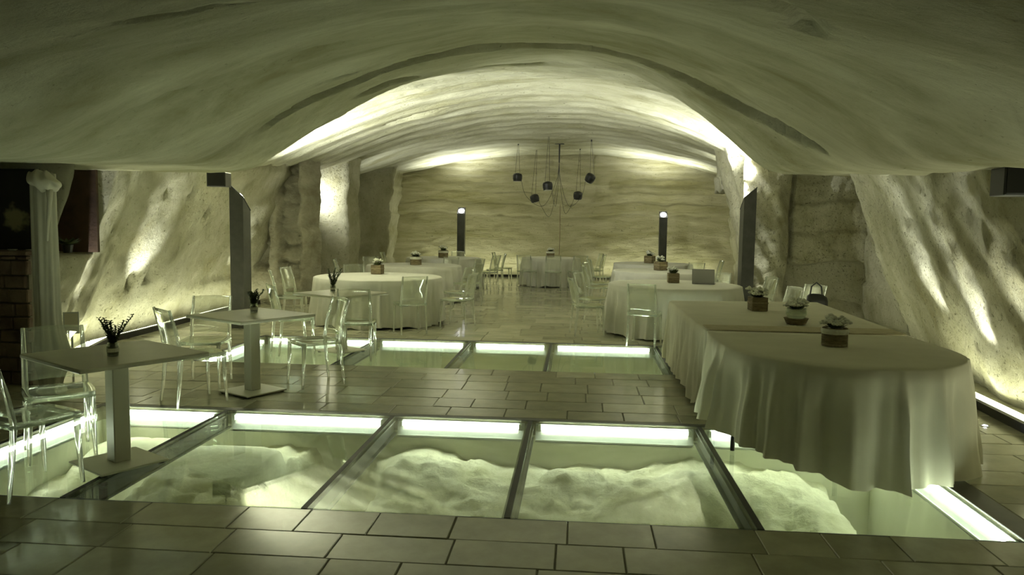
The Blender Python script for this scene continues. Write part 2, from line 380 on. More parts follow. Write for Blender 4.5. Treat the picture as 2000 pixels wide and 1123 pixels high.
def bay_y(x, z):
    xcr = 3.86+.05*nz(z*1.2, 1, 7)+.02*z
    y = 14.55+.06*nz(x*2, z*2, 3)+.02*nz(x*7, z*7, 9)
    if x < xcr:                       # slanting pick strokes on the pillar
        q = x*1.0+z*.62; y += -.28*sst(xcr, xcr-.35, x)*1.0+.09*nz(q*3.2, z*.3, 5)+.5*sst(3.45-.22*z, 3.05-.22*z, x)
        y -= .12
    else:
        zz = z+.08*nz(x*1.1, 2, 5)
        y += .05*(sst(1.55, 1.6, zz)-sst(1.6, 2.0, zz))+.05*(sst(2.1, 2.14, zz)-sst(2.14, 2.5, zz))
        y += .42*(1-sst(.95, 1.05, zz))*sst(0, .5, zz)          # undercut lower part
    k = math.exp(-((x-xcr)/.035)**2)*sst(.35, .6, z); y += .35*k
    return y
facing('wall_bay', 2.95, 5.7, 3.3, bay_y, ROCK_W)
# hanging rock block of the niche, upper right
bm = bmesh.new()
bmesh.ops.create_cube(bm, size=1, matrix=Matrix.Translation((3.55, 19.6, 3.12)) @ Matrix.Diagonal((.16, 1.0, 1.15, 1)))
box(bm, (3.45, 19.1, 2.55), (4.8, 20.2, 2.85))
bmesh.ops.subdivide_edges(bm, edges=bm.edges, cuts=7, use_grid_fill=True)
for v in bm.verts:
    n_ = noise.noise_vector(v.co*2.2)*.10+noise.noise_vector(v.co*6)*.03; v.co += n_
structure(bm_obj('trim_rock', bm, ROCK_W, smooth=True))
# cave end behind the camera, so the room goes on
structure(mesh_obj('wall_rear', [(-8, -2.5, -.1), (7, -2.5, -.1), (7, -2.5, 1.0), (-8, -2.5, 1.0)], [(0, 1, 2, 3)], ROCK_W))

# ---------------------------------------------------------------- floor: slab, pits, tiles
P1 = (-4.12, 2.40, 4.17, 6.31); P2 = (-4.40, 2.42, 8.52, 10.52)
FX0, FX1, FY0, FY1 = -7.3, 5.6, -2.5, 24.4
floor = None
bm = bmesh.new()
def slab(a, b): box(bm, (a[0], a[1], -.12), (b[0], b[1], -.006))
slab((FX0, FY0), (FX1, P1[2])); slab((FX0, P1[2]), (P1[0], P1[3])); slab((P1[1], P1[2]), (FX1, P1[3]))
slab((FX0, P1[3]), (FX1, P2[2])); slab((FX0, P2[2]), (P2[0], P2[3])); slab((P2[1], P2[2]), (FX1, P2[3])); slab((FX0, P2[3]), (FX1, FY1))
floor = structure(bm_obj('floor', bm, GROUT))
def proj_ok(x, y):
    d = Vector((x, y, 0))-Vector((0, 0, 1.64)); k = d.dot(fw)
    if k < .5: return False
    return -60 < 1000+1500*d.dot(rt)/k < 2060 and 561-1500*d.dot(up)/k < 1180
rows = []
def fillrows(a, b):
    y = a
    while y < b-.01:
        h = random.choice((.30, .34, .38, .42))
        if b-(y+h) < .22: h = b-y
        rows.append((y, min(b, y+h))); y += h
fillrows(-1.6, 4.155); fillrows(4.155, 6.40); fillrows(6.40, 8.505); fillrows(8.505, 10.60); fillrows(10.60, 24.3)
holes = [(P1[0]-.06, P1[1]+.17, P1[2]-.012, P1[3]+.09), (P2[0]-.06, P2[1]+.17, P2[2]-.012, P2[3]+.08)]
tiles = []
for (y0, y1) in rows:
    segs = [(FX0, FX1)]
    for hx0, hx1, hy0, hy1 in holes:
        if y0 < hy1-.01 and y1 > hy0+.01: segs = [(FX0, hx0), (hx1, FX1)]
    for s0, s1 in segs:
        x = s0-(random.uniform(0, .3) if s0 == FX0 else 0)
        while x < s1-.01:
            w = random.uniform(.34, .72)
            if s1-(x+w) < .2: w = s1-x
            tiles.append((x, min(s1, x+w), y0, y1)); x += w
tiles.sort(key=lambda t: (0 if proj_ok((t[0]+t[1])/2, (t[2]+t[3])/2) else 1, t[2]))
cache = {}
def tile_verts(w, d):
    a = w/2-.003; b = d/2-.003; c = .004
    v = [(-a, -b, -.02), (a, -b, -.02), (a, b, -.02), (-a, b, -.02), (-a, -b, -c), (a, -b, -c), (a, b, -c), (-a, b, -c),
         (-a+c, -b+c, 0), (a-c, -b+c, 0), (a-c, b-c, 0), (-a+c, b-c, 0)]
    f = [(0, 1, 5, 4), (1, 2, 6, 5), (2, 3, 7, 6), (3, 0, 4, 7), (4, 5, 9, 8), (5, 6, 10, 9), (6, 7, 11, 10), (7, 4, 8, 11), (8, 9, 10, 11)]
    return v, f
RV, RF, RM = [], [], []
for i, (x0, x1, y0, y1) in enumerate(tiles):
    w = x1-x0; d = y1-y0; cx, cy = (x0+x1)/2, (y0+y1)/2; mi = random.randrange(5)
    if i < 300:
        v, f = tile_verts(w, d)
        o = mesh_obj('floor_tile', v, f, TILES[mi], floor); o.location = (cx, cy, random.uniform(-.0015, .0015))
        o.rotation_euler = (random.gauss(0, .0018), random.gauss(0, .0018), 0)
    else:
        v, f = tile_verts(w, d); b0 = len(RV); tx, ty = random.gauss(0, .0015), random.gauss(0, .0015)
        RV += [(p[0]+cx, p[1]+cy, p[2]+p[0]*tx+p[1]*ty) for p in v]; RF += [tuple(q+b0 for q in g) for g in f]; RM += [mi]*len(f)
o = mesh_obj('floor_tiling', RV, RF, TILES, floor); o['kind'] = 'stuff'
o.data.polygons.foreach_set('material_index', RM)

def pit(P, beams, hfun, name):
    x0, x1, y0, y1 = P
    # steel frame around the opening
    bm = bmesh.new()
    box(bm, (x0-.055, y1+.003, -.10), (x1+.165, y1+.085, .001)); box(bm, (x0-.055, y0-.014, -.10), (x1+.165, y0-.003, -.004))
    box(bm, (x1+.004, y0, -.10), (x1+.165, y1, .001)); box(bm, (x0-.055, y0, -.10), (x0-.004, y1, .001))
    bm_obj('opening_frame', bm, STEEL, floor)
    # pit walls
    bm = bmesh.new(); D = -2.0
    box(bm, (x0-.1, y1+.02, D), (x1+.1, y1+.14, -.10)); box(bm, (x0-.1, y0-.14, D), (x1+.1, y0-.02, -.10))
    box(bm, (x1+.02, y0-.02, D), (x1+.14, y1+.02, -.10)); box(bm, (x0-.14, y0-.02, D), (x0-.02, y1+.02, -.10))
    bm_obj('pit_wall', bm, PLASTER, floor)
    # excavated rock
    Xs = np.arange(x0-.02, x1+.05, .035); Ys = np.arange(y0-.02, y1+.05, .035); V = []
    for x in Xs:
        for y in Ys: V.append((x, y, hfun(x, y)))
    n = len(Ys)
    F = [(i*n+j, (i+1)*n+j, (i+1)*n+j+1, i*n+j+1) for i in range(len(Xs)-1) for j in range(n-1)]
    mesh_obj('pit_rock', V, F, PITROCK, floor, smooth=True)
    # beams and panes
    edges = [x0]+beams+[x1]
    for b in beams:
        bm = bmesh.new(); box(bm, (b-.035, y0, -.034), (b+.035, y1, -.022)); box(bm, (b-.008, y0, -.14), (b+.008, y1, -.034)); box(bm, (b-.035, y0, -.152), (b+.035, y1, -.14))
        bm_obj('floor_beam', bm, BEAM, floor)
        bm = bmesh.new(); box(bm, (b-.018, y0, -.02), (b+.018, y1, -.0005)); bm_obj('joint_seal', bm, BEAM, floor)
    for a, b in zip(edges, edges[1:]):
        bm = bmesh.new(); box(bm, (a+(.019 if a != x0 else 0), y0+.002, -.021), (b-(.019 if b != x1 else 0), y1-.002, 0), .001)
        bm_obj('glass_panel', bm, GLASS, floor)
def lamp_tube(p0, p1, n, label, group):
    """tube in a white reflector tray; n = inward normal of the pit edge"""
    p0 = Vector(p0); p1 = Vector(p1); ax = (p1-p0).normalized(); n = Vector(n); c = (p0+p1)/2; L = (p1-p0).length
    t = thing('tube_light', label, 'light', c, 0, group)
    rot = Matrix((ax, n, Vector((0, 0, 1)))).transposed().to_4x4()
    bm = bmesh.new(); box(bm, (-L/2, -.0, -.16), (L/2, .012, -.022)); box(bm, (-L/2, 0, -.17), (L/2, .035, -.16)); box(bm, (-L/2, .030, -.17), (L/2, .035, -.148))
    bm.transform(rot); bm_obj('reflector_tray', bm, WMETAL, t)
    bm = bmesh.new(); tube(bm, [(-L/2+.05, .036, -.046), (L/2-.05, .036, -.046)], .016, 10); bm.transform(rot); bm_obj('tube', bm, TUBE, t, True)
    for s in (-1, 1):
        bm = bmesh.new(); box(bm, (s*(L/2-.035)-.014, .012, -.075), (s*(L/2-.035)+.014, .058, -.026), .004); bm.transform(rot); bm_obj('end_cap', bm, WMETAL, t)
def h1(x, y):
    f = (y-4.17)/2.14
    z = -.54+.20*sst(.2, 1, f)
    z += .10*nz(x*1.3, y*1.3, 2)+.045*nz(x*4, y*4, 3)+.02*nz(x*11, y*11, 3)
    def bump(cx, cy, rx, ry, h, p=2): 
        q = (abs(x-cx)/rx)**p+(abs(y-cy)/ry)**p
        return h*(1-sst(.55, 1.15, q))
    z += bump(-2.75, 5.35, .50, .75, .25, 4)            # block left of the hollow
    z -= bump(-1.95, 5.6, .42, .75, .95, 3)             # deep hollow
    z -= bump(-.75, 4.85, .42, .42, .22, 2)             # shallow round basin
    z -= bump(.75, 5.1, .62, .50, .20, 2)
    z -= bump(-3.55, 4.95, .45, .75, .35, 3)
    z += bump(-3.6, 5.9, .5, .35, .12, 3)
    z -= sst(1.65, 2.3, x)*.22
    z -= .75*sst(2.02, 2.12, x+.12*nz(y*2, 1, 4))
    return min(z, -.24)
def h2(x, y):
    z = -.45+.10*nz(x*.9, y*.9, 12)+.04*nz(x*4, y*4, 13)+.02*nz(x*10, y*10, 13)
    z -= .55*sst(.6, 1.0, nz(x*.6, y*.8, 22)+.8)
    return min(z, -.22)
B1 = [-2.99, -1.53, -.36, 1.03]; B2 = [-2.78, -1.46, -.33, 1.10]
pit(P1, B1, h1, 'near'); pit(P2, B2, h2, 'far')
ordn = ['far left', 'second from left', 'middle', 'second from right', 'far right']
for (P, B, nm) in ((P1, B1, 'near'), (P2, B2, 'far')):
    e = [P[0]]+B+[P[1]]
    for k in range(5):
        lamp_tube((e[k]+.045, P[3]-.004, 0), (e[k+1]-.045, P[3]-.004, 0), (0, -1, 0), f'white tube light under the {nm} glass floor along its back edge, {ordn[k]} bay', f'tube lights under the {nm} glass floor')
lamp_tube((P1[0]+.004, P1[2]+.02, 0), (P1[0]+.004, P1[3]-.15, 0), (1, 0, 0), 'white tube light under the near glass floor along its left edge', 'side tube lights')
lamp_tube((P1[1]-.004, P1[2]+.02, 0), (P1[1]-.004, P1[3]-.15, 0), (-1, 0, 0), 'white tube light under the near glass floor along its right edge beside the buffet', 'side tube lights')
lamp_tube((P2[0]+.004, P2[2]+.02, 0), (P2[0]+.004, P2[3]-.15, 0), (1, 0, 0), 'white tube light under the far glass floor along its left edge', 'side tube lights')

# ---------------------------------------------------------------- troughs
def trough(name, pts, side, label):
    """pts: inner (room side) line; side: +1 = rock lies to the right when walking along pts, -1 left"""
    t = thing('light_trough', label, 'light', (0, 0, 0))
    bm = bmesh.new(); bm2 = bmesh.new()
    for (x0, y0), (x1, y1) in zip(pts, pts[1:]):
        d = Vector((x1-x0, y1-y0, 0)); n = Vector((d.y, -d.x, 0)).normalized()*side
        for b, o0, o1, z0, z1 in ((bm, -.05, 0, -.01, .075), (bm2, .02, .24, .0, .02)):
            a = [Vector((x0, y0, z0))+n*o0, Vector((x1, y1, z0))+n*o0, Vector((x1, y1, z0))+n*o1, Vector((x0, y0, z0))+n*o1]
            v = [b.verts.new(p) for p in a]+[b.verts.new(p+Vector((0, 0, z1-z0))) for p in a]
            for q in ((0, 1, 2, 3), (4, 5, 6, 7), (0, 1, 5, 4), (1, 2, 6, 5), (2, 3, 7, 6), (3, 0, 4, 7)): b.faces.new([v[k] for k in q])
    bm_obj('edge_plate', bm, BLACK, t); bm_obj('diffuser', bm2, TROUGH, t)
trough('r', [(3.60, 1.5), (3.70, 6.5), (3.86, 9.3)], 1, 'black-edged light trough glowing at the foot of the near right rock wall')
trough('l', [(-5.50, 7.5), (-5.70, 8.1), (-6.18, 9.6), (-6.18, 10.6), (-6.3, 13.6), (-6.25, 15.0)], -1, 'black-edged light trough glowing at the foot of the left rock wall')
trough('b', [(-5.2, 23.72), (-1.3, 23.72)], -1, 'black-edged light trough at the foot of the back wall, left part')
trough('c', [(.5, 23.72), (4.3, 23.72)], -1, 'black-edged light trough at the foot of the back wall, right part')

# ---------------------------------------------------------------- light posts
def post(x, y, h, rz, label, w=.22, back=0.):
    t = thing('light_post', label, 'lamp', (x, y, 0), rz, 'dark steel light posts')
    bm = bmesh.new(); a = w/2; s = w*.85   # top cut slopes down towards +X (local)
    b_ = [(-a, -a), (a, -a), (a, a), (-a, a)]
    top = [h, h-s, h-s-w*back, h-w*back]
    v0 = [bm.verts.new((p[0], p[1], 0)) for p in b_]; v1 = [bm.verts.new((p[0], p[1], z)) for p, z in zip(b_, top)]
    for k in range(4): bm.faces.new((v0[k], v0[(k+1) % 4], v1[(k+1) % 4], v1[k]))
    bm.faces.new(v1); bm_obj('column', bm, STEEL, t)
    bm = bmesh.new(); th = .02
    for (p0, p1) in ((0, 1), (1, 2), (2, 3), (3, 0)):
        A = Vector((*b_[p0], top[p0])); B = Vector((*b_[p1], top[p1])); tube(bm, [A+Vector((0, 0, .006)), B+Vector((0, 0, .006))], .008, 6)
    bm_obj('top_rim', bm, BLACK, t)
    bm = bmesh.new(); lathe(bm, [(.001, .0), (.085, 0), (.085, .02), (.06, .035), (.001, .04)], 20)
    nrm = Vector((s/w, back, 1)).normalized(); q_ = Vector((0, 0, 1)).rotation_difference(nrm).to_matrix().to_4x4()
    bm.transform(Matrix.Translation((0, 0, h-s/2-w*back/2+.002)) @ q_)
    bm_obj('lamp_face', bm, LAMPF, t)
post(-5.10, 11.30, 2.17, R(-5), 'dark steel light post with slanted top beside the near left rock wall', back=.9)
post(3.02, 14.05, 2.14, R(185), 'dark steel light post with slanted top behind the buffet on the right', back=-.9)
post(-3.49, 23.0, 2.10, R(-90), 'dark steel post with a bright round lamp before the back wall, left of the two')
post(2.51, 23.0, 2.06, R(-90), 'dark steel post with a bright round lamp before the back wall, right of the two')

# ---------------------------------------------------------------- chairs
def make_chair(label):
    t = thing('clear_chair', label, 'chair', group='clear plastic chairs')
    w, d = .205, .20                                     # half width, half depth; faces +X
    def leg(fx, sy):
        bm = bmesh.new()
        if fx > 0: tube(bm, [(d-.015, sy*(w-.02), .45), (d-.01, sy*(w-.018), .25), (d+.005, sy*(w-.01), 0)], [.021, .018, .013], 8)
        else: tube(bm, [(-d-.035, sy*(w-.012), 0), (-d-.01, sy*(w-.018), .22), (-d+.01, sy*(w-.02), .45), (-d-.02, sy*(w-.02), .62), (-d-.085, sy*(w-.022), .86)], [.013, .017, .021, .018, .013], 8)
        return bm
    for fx in (1, -1):
        for sy in (1, -1): bm_obj('leg', leg(fx, sy), POLY, t, True)
    bm = bmesh.new(); n = 10; top = []; 
    g = [[None]*(n+1) for _ in range(n+1)]; g2 = [[None]*(n+1) for _ in range(n+1)]
    for i in range(n+1):
        for j in range(n+1):
            u = i/n*2-1; v = j/n*2-1
            x = u*(d+.015)*(1-.06*v*v); y = v*(w+.012)*(1-.05*u*u); z = .455-.012*(1-u*u)*(1-v*v)
            g[i][j] = bm.verts.new((x, y, z)); g2[i][j] = bm.verts.new((x*.995, y*.995, z-.014-.022*(max(abs(u), abs(v)) > .95)))
    for i in range(n):
        for j in range(n):
            bm.faces.new((g[i][j], g[i+1][j], g[i+1][j+1], g[i][j+1])); bm.faces.new((g2[i][j], g2[i][j+1], g2[i+1][j+1], g2[i+1][j]))
    for k in range(n):
        bm.faces.new((g[k][0], g2[k][0], g2[k+1][0], g[k+1][0])); bm.faces.new((g[k][n], g[k+1][n], g2[k+1][n], g2[k][n]))
        bm.faces.new((g[0][k], g[0][k+1], g2[0][k+1], g2[0][k])); bm.faces.new((g[n][k], g2[n][k], g2[n][k+1], g[n][k+1]))
    bm_obj('seat', bm, POLYT, t, True)
    bm = bmesh.new(); tube(bm, [(-d, -w+.03, .43), (d-.02, -w+.03, .43)], .011, 6); tube(bm, [(-d, w-.03, .43), (d-.02, w-.03, .43)], .011, 6)
    tube(bm, [(d-.02, -w+.03, .43), (d-.02, w-.03, .43)], .011, 6); tube(bm, [(-d, -w+.03, .43), (-d, w-.03, .43)], .011, 6)
    bm_obj('seat_rail', bm, POLY, t, True)
    bm = bmesh.new(); m_ = 8; A = []; B = []
    for i in range(m_+1):
        z = .50+(.865-.50)*i/m_; xb = -d-.02+.028*max(0, (.62-z)/.17)-.068*max(0, (z-.62)/.24)
        ra = []; rb = []
        for j in range(m_+1):
            v = j/m_*2-1; y = v*(w-.028); bow = -.022*(1-v*v)+.0
            ra.append(bm.verts.new((xb+bow+.005, y, z-.008*v*v))); rb.append(bm.verts.new((xb+bow-.004, y, z-.008*v*v)))
        A.append(ra); B.append(rb)
    for i in range(m_):
        for j in range(m_):
            bm.faces.new((A[i][j], A[i][j+1], A[i+1][j+1], A[i+1][j])); bm.faces.new((B[i][j], B[i+1][j], B[i+1][j+1], B[i][j+1]))
    for j in range(m_):
        bm.faces.new((A[m_][j], A[m_][j+1], B[m_][j+1], B[m_][j])); bm.faces.new((A[0][j], B[0][j], B[0][j+1], A[0][j+1]))
    bm_obj('backrest', bm, POLYT, t, True)
    return t
chairs = [
 # x, y, heading deg, label
 (-3.30, 4.32, 67, 'clear chair nearest the camera, left of the front square table, cut by the photo edge'),
 (-3.56, 4.96, -50, 'clear chair behind the front square table, facing right, beside the hanging curtain'),
 (-3.42, 6.60, 49, 'clear chair between the front and second square tables, turned to the right'),
 (-3.68, 7.30, -80, 'clear chair behind the left corner of the second square table, its seat towards us'),
 (-2.62, 7.48, -138, 'clear chair tucked under the right corner of the second square table'),
 (-3.50, 9.24, 36, 'clear chair left of the third square table, seen above the second tabletop'),
 (-2.62, 8.99, 98, 'clear chair in front of the third square table with its back to us'),
 (-4.40, 11.85, 22, 'clear chair at the left side of the large near-left round table, nearer one'),
 (-4.52, 12.60, -6, 'clear chair at the left side of the large near-left round table, farther one'),
 (-2.52, 11.30, 118, 'clear chair in front of the near-left round table, legs crossing its cloth'),
 (-1.98, 12.05, 166, 'clear chair at the right side of the near-left round table, bright seat highlights'),
 (-2.20, 13.15, 215, 'clear chair behind the right side of the near-left round table'),
 (-3.95, 13.60, -60, 'clear chair behind the left side of the near-left round table'),
 (-2.25, 15.35, 160, 'clear chair at the right side of the middle-left round table'),
 (-2.45, 16.75, 220, 'clear chair behind the right side of the middle-left round table'),
 (-4.65, 15.75, 10, 'clear chair at the left side of the middle-left round table'),
 (-4.35, 16.75, -45, 'clear chair behind the left side of the middle-left round table'),
 (-3.0, 17.1, -105, 'clear chair behind the middle-left round table, beside its right-hand neighbour'),
 (-2.25, 19.0, 155, 'clear chair at the right front of the far-left round table'),
 (-2.20, 20.0, 190, 'clear chair at the right rear of the far-left round table'),
 (-4.60, 19.6, 0, 'clear chair at the left side of the far-left round table'),
 (-3.3, 20.85, -90, 'clear chair behind the far-left round table near the left lamp post'),
 (-2.0, 20.9, -5, 'clear chair left of the square-falling cloth table at the back wall, standing free'),
 (-1.15, 19.95, 75, 'clear chair in front of the back-wall table, left one'),
 (-.62, 19.85, 92, 'clear chair in front of the back-wall table, middle one'),
 (-.12, 20.0, 108, 'clear chair in front of the back-wall table, right one'),
 (.45, 20.6, 165, 'clear chair at the right side of the back-wall table, nearer one'),
 (.40, 21.3, 195, 'clear chair at the right side of the back-wall table, farther one'),
 (.30, 11.55, 12, 'clear chair with dark edges at the left side of the near-right round table'),
 (.98, 10.74, 74, 'clear chair in front of the near-right round table with its back to us'),
 (.42, 12.55, -22, 'clear chair behind the left side of the near-right round table'),
 (2.72, 12.35, 195, 'clear chair at the right side of the near-right round table by the laptop'),
 (2.30, 13.15, 235, 'clear chair behind the laptop on the near-right round table'),
 (.52, 15.05, 12, 'clear chair at the left side of the middle-right round table, nearer one'),
 (.60, 15.95, -20, 'clear chair at the left side of the middle-right round table, farther one'),
 (2.90, 15.4, 180, 'clear chair at the right side of the middle-right round table'),
 (2.35, 16.5, 235, 'clear chair behind the right side of the middle-right round table'),
 (.72, 18.1, 12, 'clear chair at the left side of the far-right round table'),
 (2.90, 18.3, 182, 'clear chair at the right side of the far-right round table'),
 (2.62, 10.35, -165, 'clear chair beyond the far end of the buffet, left one'),
 (3.05, 10.75, -150, 'clear chair beyond the far end of the buffet, right one'),
]
RT = [(-3.25, 12.40, 1.03), (-3.42, 15.95, .98), (-3.42, 19.6, .95), (-.70, 20.75, .78), (1.50, 11.95, 1.0), (1.70, 15.45, .98), (1.80, 18.45, .92)]
for i, (x, y, a, lab) in enumerate(chairs):
    for tx, ty, r in RT:
        d = math.hypot(x-tx, y-ty)
        if d < r+.39: x = tx+(x-tx)/d*(r+.39); y = ty+(y-ty)/d*(r+.39)
    chairs[i] = (x, y, a, lab)
proto = make_chair(chairs[0][3])
for i, (x, y, a, lab) in enumerate(chairs):
    if i == 0: proto.location = (x, y, 0); proto.rotation_euler = (0, 0, R(a))
    else: dup(proto, (x, y, 0), R(a), lab)

# ---------------------------------------------------------------- square pedestal tables
def bistro(x, y, a, label):
    t = thing('pedestal_table', label, 'table', (x, y, 0), R(a), 'white square pedestal tables')
    bm = bmesh.new(); box(bm, (-.42, -.42, .722), (.42, .42, .75), .006); bm_obj('tabletop', bm, LAMINATE, t)
    bm = bmesh.new(); box(bm, (-.055, -.055, .026), (.055, .055, .71), .006); bm_obj('pedestal', bm, PAINTW, t)
    bm = bmesh.new(); box(bm, (-.18, -.18, .700), (.18, .18, .722)); bm_obj('top_bracket', bm, PAINTW, t)
    bm = bmesh.new(); box(bm, (-.225, -.225, .012), (.225, .225, .026), .004); bm_obj('base_plate', bm, PAINTW, t)
    for sx in (-1, 1):
        for sy in (-1, 1):
            bm = bmesh.new(); lathe(bm, [(.02, 0), (.022, .012)], 10, (sx*.19, sy*.19, 0)); bm_obj('foot', bm, BLACK, t)
bistro(-3.03, 4.80, 58, 'white square pedestal table standing on the near glass floor')
bistro(-3.07, 7.02, 60, 'white square pedestal table on the tiles between the two glass floors')
bistro(-2.95, 9.42, 60, 'white square pedestal table on the far glass floor, smallest in view')

def herb_pot(x, y, z, s, label, kind):
    t = thing('herb_jar', label, 'plant', (x, y, z), random.random()*6, 'small herb jars on the square tables')
    bm = bmesh.new(); lathe(bm, [(.034, 0), (.036, .02), (.036, .06), (.030, .072), (.033, .085), (.028, .084), (.026, .07), (.031, .06), (.031, .012), (.001, .01)], 16)
    bm_obj('jar', bm, JAR, t, True)
    bm = bmesh.new(); lathe(bm, [(.030, .011), (.0305, .058), (.001, .062)], 14); bm_obj('soil', bm, SOIL, t, True)
    bm = bmesh.new(); lathe(bm, [(.0375, .028), (.0375, .052)], 16); bm_obj('jar_label', bm, PETAL, t)
    bm = bmesh.new(); tube(bm, [(0, 0, .06), (.004, 0, .10)], [.020, .012], 8); bm_obj('root_ball', bm, SOIL, t)
    for k in range(11 if kind == 0 else 9):
        a = k*2.4+random.random(); ln = random.uniform(.10, .17)*s; tilt = random.uniform(.15, .55)
        bm = bmesh.new(); P = []
        for q in range(7):
            f = q/6; P.append(Vector((math.cos(a)*f*ln*tilt*(1+.3*f), math.sin(a)*f*ln*tilt*(1+.3*f), .065+f*ln)))
        tube(bm, P, [.0034]*7, 5)
        for q in [.6, 1, 1.5, 2, 2.5, 3, 3.5, 4, 4.5, 5, 5.5, 6]:
            for r_ in range(4 if kind == 0 else 3):
                b = a+r_*math.pi/2*(1 if kind == 0 else 1.4)+q*.7; L_ = (.026 if kind == 0 else .034)*(1.1-.05*q)
                p = P[int(q)].lerp(P[min(6, int(q)+1)], q-int(q)); dv = Vector((math.cos(b), math.sin(b), .55))*L_; sd = Vector((-math.sin(b), math.cos(b), 0))*L_*(.30 if kind == 0 else .40)
                v = [bm.verts.new(p), bm.verts.new(p+dv*.5+sd), bm.verts.new(p+dv), bm.verts.new(p+dv*.5-sd)]
                bm.faces.new(v)
        bm_obj('sprig', bm, LEAF, t)
herb_pot(-2.99, 4.70, .75, 1.15, 'little jar with upright rosemary sprigs on the front square table', 0)
herb_pot(-3.11, 7.17, .75, .95, 'little jar with a dark broad-leaved herb on the second square table', 1)
herb_pot(-3.08, 9.50, .75, 1.5, 'little jar with a taller leafy herb on the third square table', 1)

# ---------------------------------------------------------------- cloths
def resample(poly, step):
    out = []; n = len(poly)
    for i in range(n):
        a = Vector(poly[i]); b = Vector(poly[(i+1) % n]); L_ = (b-a).length; k = max(1, int(L_/step))
        for j in range(k): out.append(a+(b-a)*j/k)
    return out
def cloth(name, poly, ztop, hem, amp, nf, m, flare=.05, seed=0, flat=None):
    """poly: closed CCW top outline (x, y); hem(s, x, y) -> z of hem"""
    P = resample([(p[0], p[1]) for p in poly], .022); n = len(P)
    for it in range(3): P = [(P[i-1]+P[i]*2+P[(i+1) % n])/4 for i in range(n)]
    per = sum((P[(i+1) % n]-P[i]).length for i in range(n)); s = 0; V = []; rows_ = 16; S = []
    N_ = []
    for i in range(n):
        t = (P[(i+2) % n]-P[i-2]).normalized(); N_.append(Vector((t.y, -t.x))); S.append(s); s += (P[(i+1) % n]-P[i]).length
    rnd = random.Random(seed); ph = [rnd.random()*6.28 for _ in range(6)]
    fold = []
    for i in range(n):
        q = S[i]/per*2*math.pi; w = q*nf+1.3*math.sin(q*3+ph[0])+.9*math.sin(q*7+ph[1])+.5*math.sin(q*13+ph[4])
        f = (1-1.9*abs(math.sin(w*.5))**.8)*(.72+.28*math.sin(q*5+ph[2]))+.22*math.sin(w*2.3+ph[3])
        fold.append(f)
    for r in range(rows_+1):
        f = r/rows_
        for i in range(n):
            x, y = P[i]; h = hem(S[i]/per, x, y); z = ztop+(h-ztop)*f
            if r == 0: off = -.006
            else: off = .012*min(1, f*8)+flare*f*(1+0*f)+amp*fold[i]*(sst(-.05, .45, f))*(.45+.55*f)+.006*math.sin(i*.21+f*9)
            if flat is not None and abs(y-flat) < .10: off *= .12
            if r == 1: z = ztop-.010
            V.append((x+N_[i].x*off, y+N_[i].y*off, z if r else ztop))
    F = []
    for r in range(rows_):
        for i in range(n):
            j = (i+1) % n; F.append((r*n+i, (r+1)*n+i, (r+1)*n+j, r*n+j))
    # top: concentric rings to the centre with slight wrinkles
    cx = sum(p.x for p in P)/n; cy = sum(p.y for p in P)/n
    prev = list(range(n)); 
    for k in range(1, 8):
        f = 1-k/8; b = len(V)
        for i in range(n):
            x = cx+(P[i].x-cx)*f; y = cy+(P[i].y-cy)*f; V.append((x, y, ztop+.002*nz(x*4, y*4, seed)+.001))
        for i in range(n):
            j = (i+1) % n; F.append((prev[i], prev[j], b+j, b+i))
        prev = list(range(b, b+n))
    V.append((cx, cy, ztop+.001)); c_ = len(V)-1
    for i in range(n): F.append((prev[i], prev[(i+1) % n], c_))
    return mesh_obj(name, V, F, m, smooth=True)
def circ(cx, cy, r, n=72, a0=0, a1=2*math.pi):
    return [(cx+r*math.cos(a0+(a1-a0)*k/n), cy+r*math.sin(a0+(a1-a0)*k/n)) for k in range(n+(0 if a1-a0 > 6.28 else 1))]
def leg_set(t, pts, z, m=BLACK, r=.016):
    for x, y in pts:
        bm = bmesh.new(); tube(bm, [(x, y, 0), (x, y, z)], r, 8); bm_obj('leg', bm, m, t)
rounds = [
 (-3.25, 12.40, 1.03, 'the near-left round table', .0), (-3.42, 15.95, .98, 'the middle-left round table', .3), (-3.42, 19.6, .95, 'the far-left round table', .6),
 (-.70, 20.75, .78, 'the small round table in the middle before the back wall', .9), (1.50, 11.95, 1.0, 'the near-right round table with the laptop', 1.2),
 (1.70, 15.45, .98, 'the middle-right round table', 1.5), (1.80, 18.45, .92, 'the far-right round table', 1.8)]
for i, (x, y, r, nm, rr) in enumerate(rounds):
    t = thing('round_table', nm[4:]+', hidden under its white cloth', 'table', (x, y, 0), 0, 'round tables')
    bm = bmesh.new(); lathe(bm, [(r-.02, .715), (r-.02, .735)], 48); bm_obj('tabletop', bm, LAMINATE, t)
    leg_set(t, [(.6*r*math.cos(a), .6*r*math.sin(a)) for a in (.8, 2.4, 3.9, 5.5)], .715)
    c = cloth('tablecloth', circ(x, y, r), .75, lambda s, a, b, i=i: (.022+.018*math.sin(s*40+i)+.012*math.sin(s*97)), .055, 24+i % 3, CLOTH, .05, i+3)
    tag(c, 'white floor-length cloth over '+nm, 'tablecloth', 'white round tablecloths')
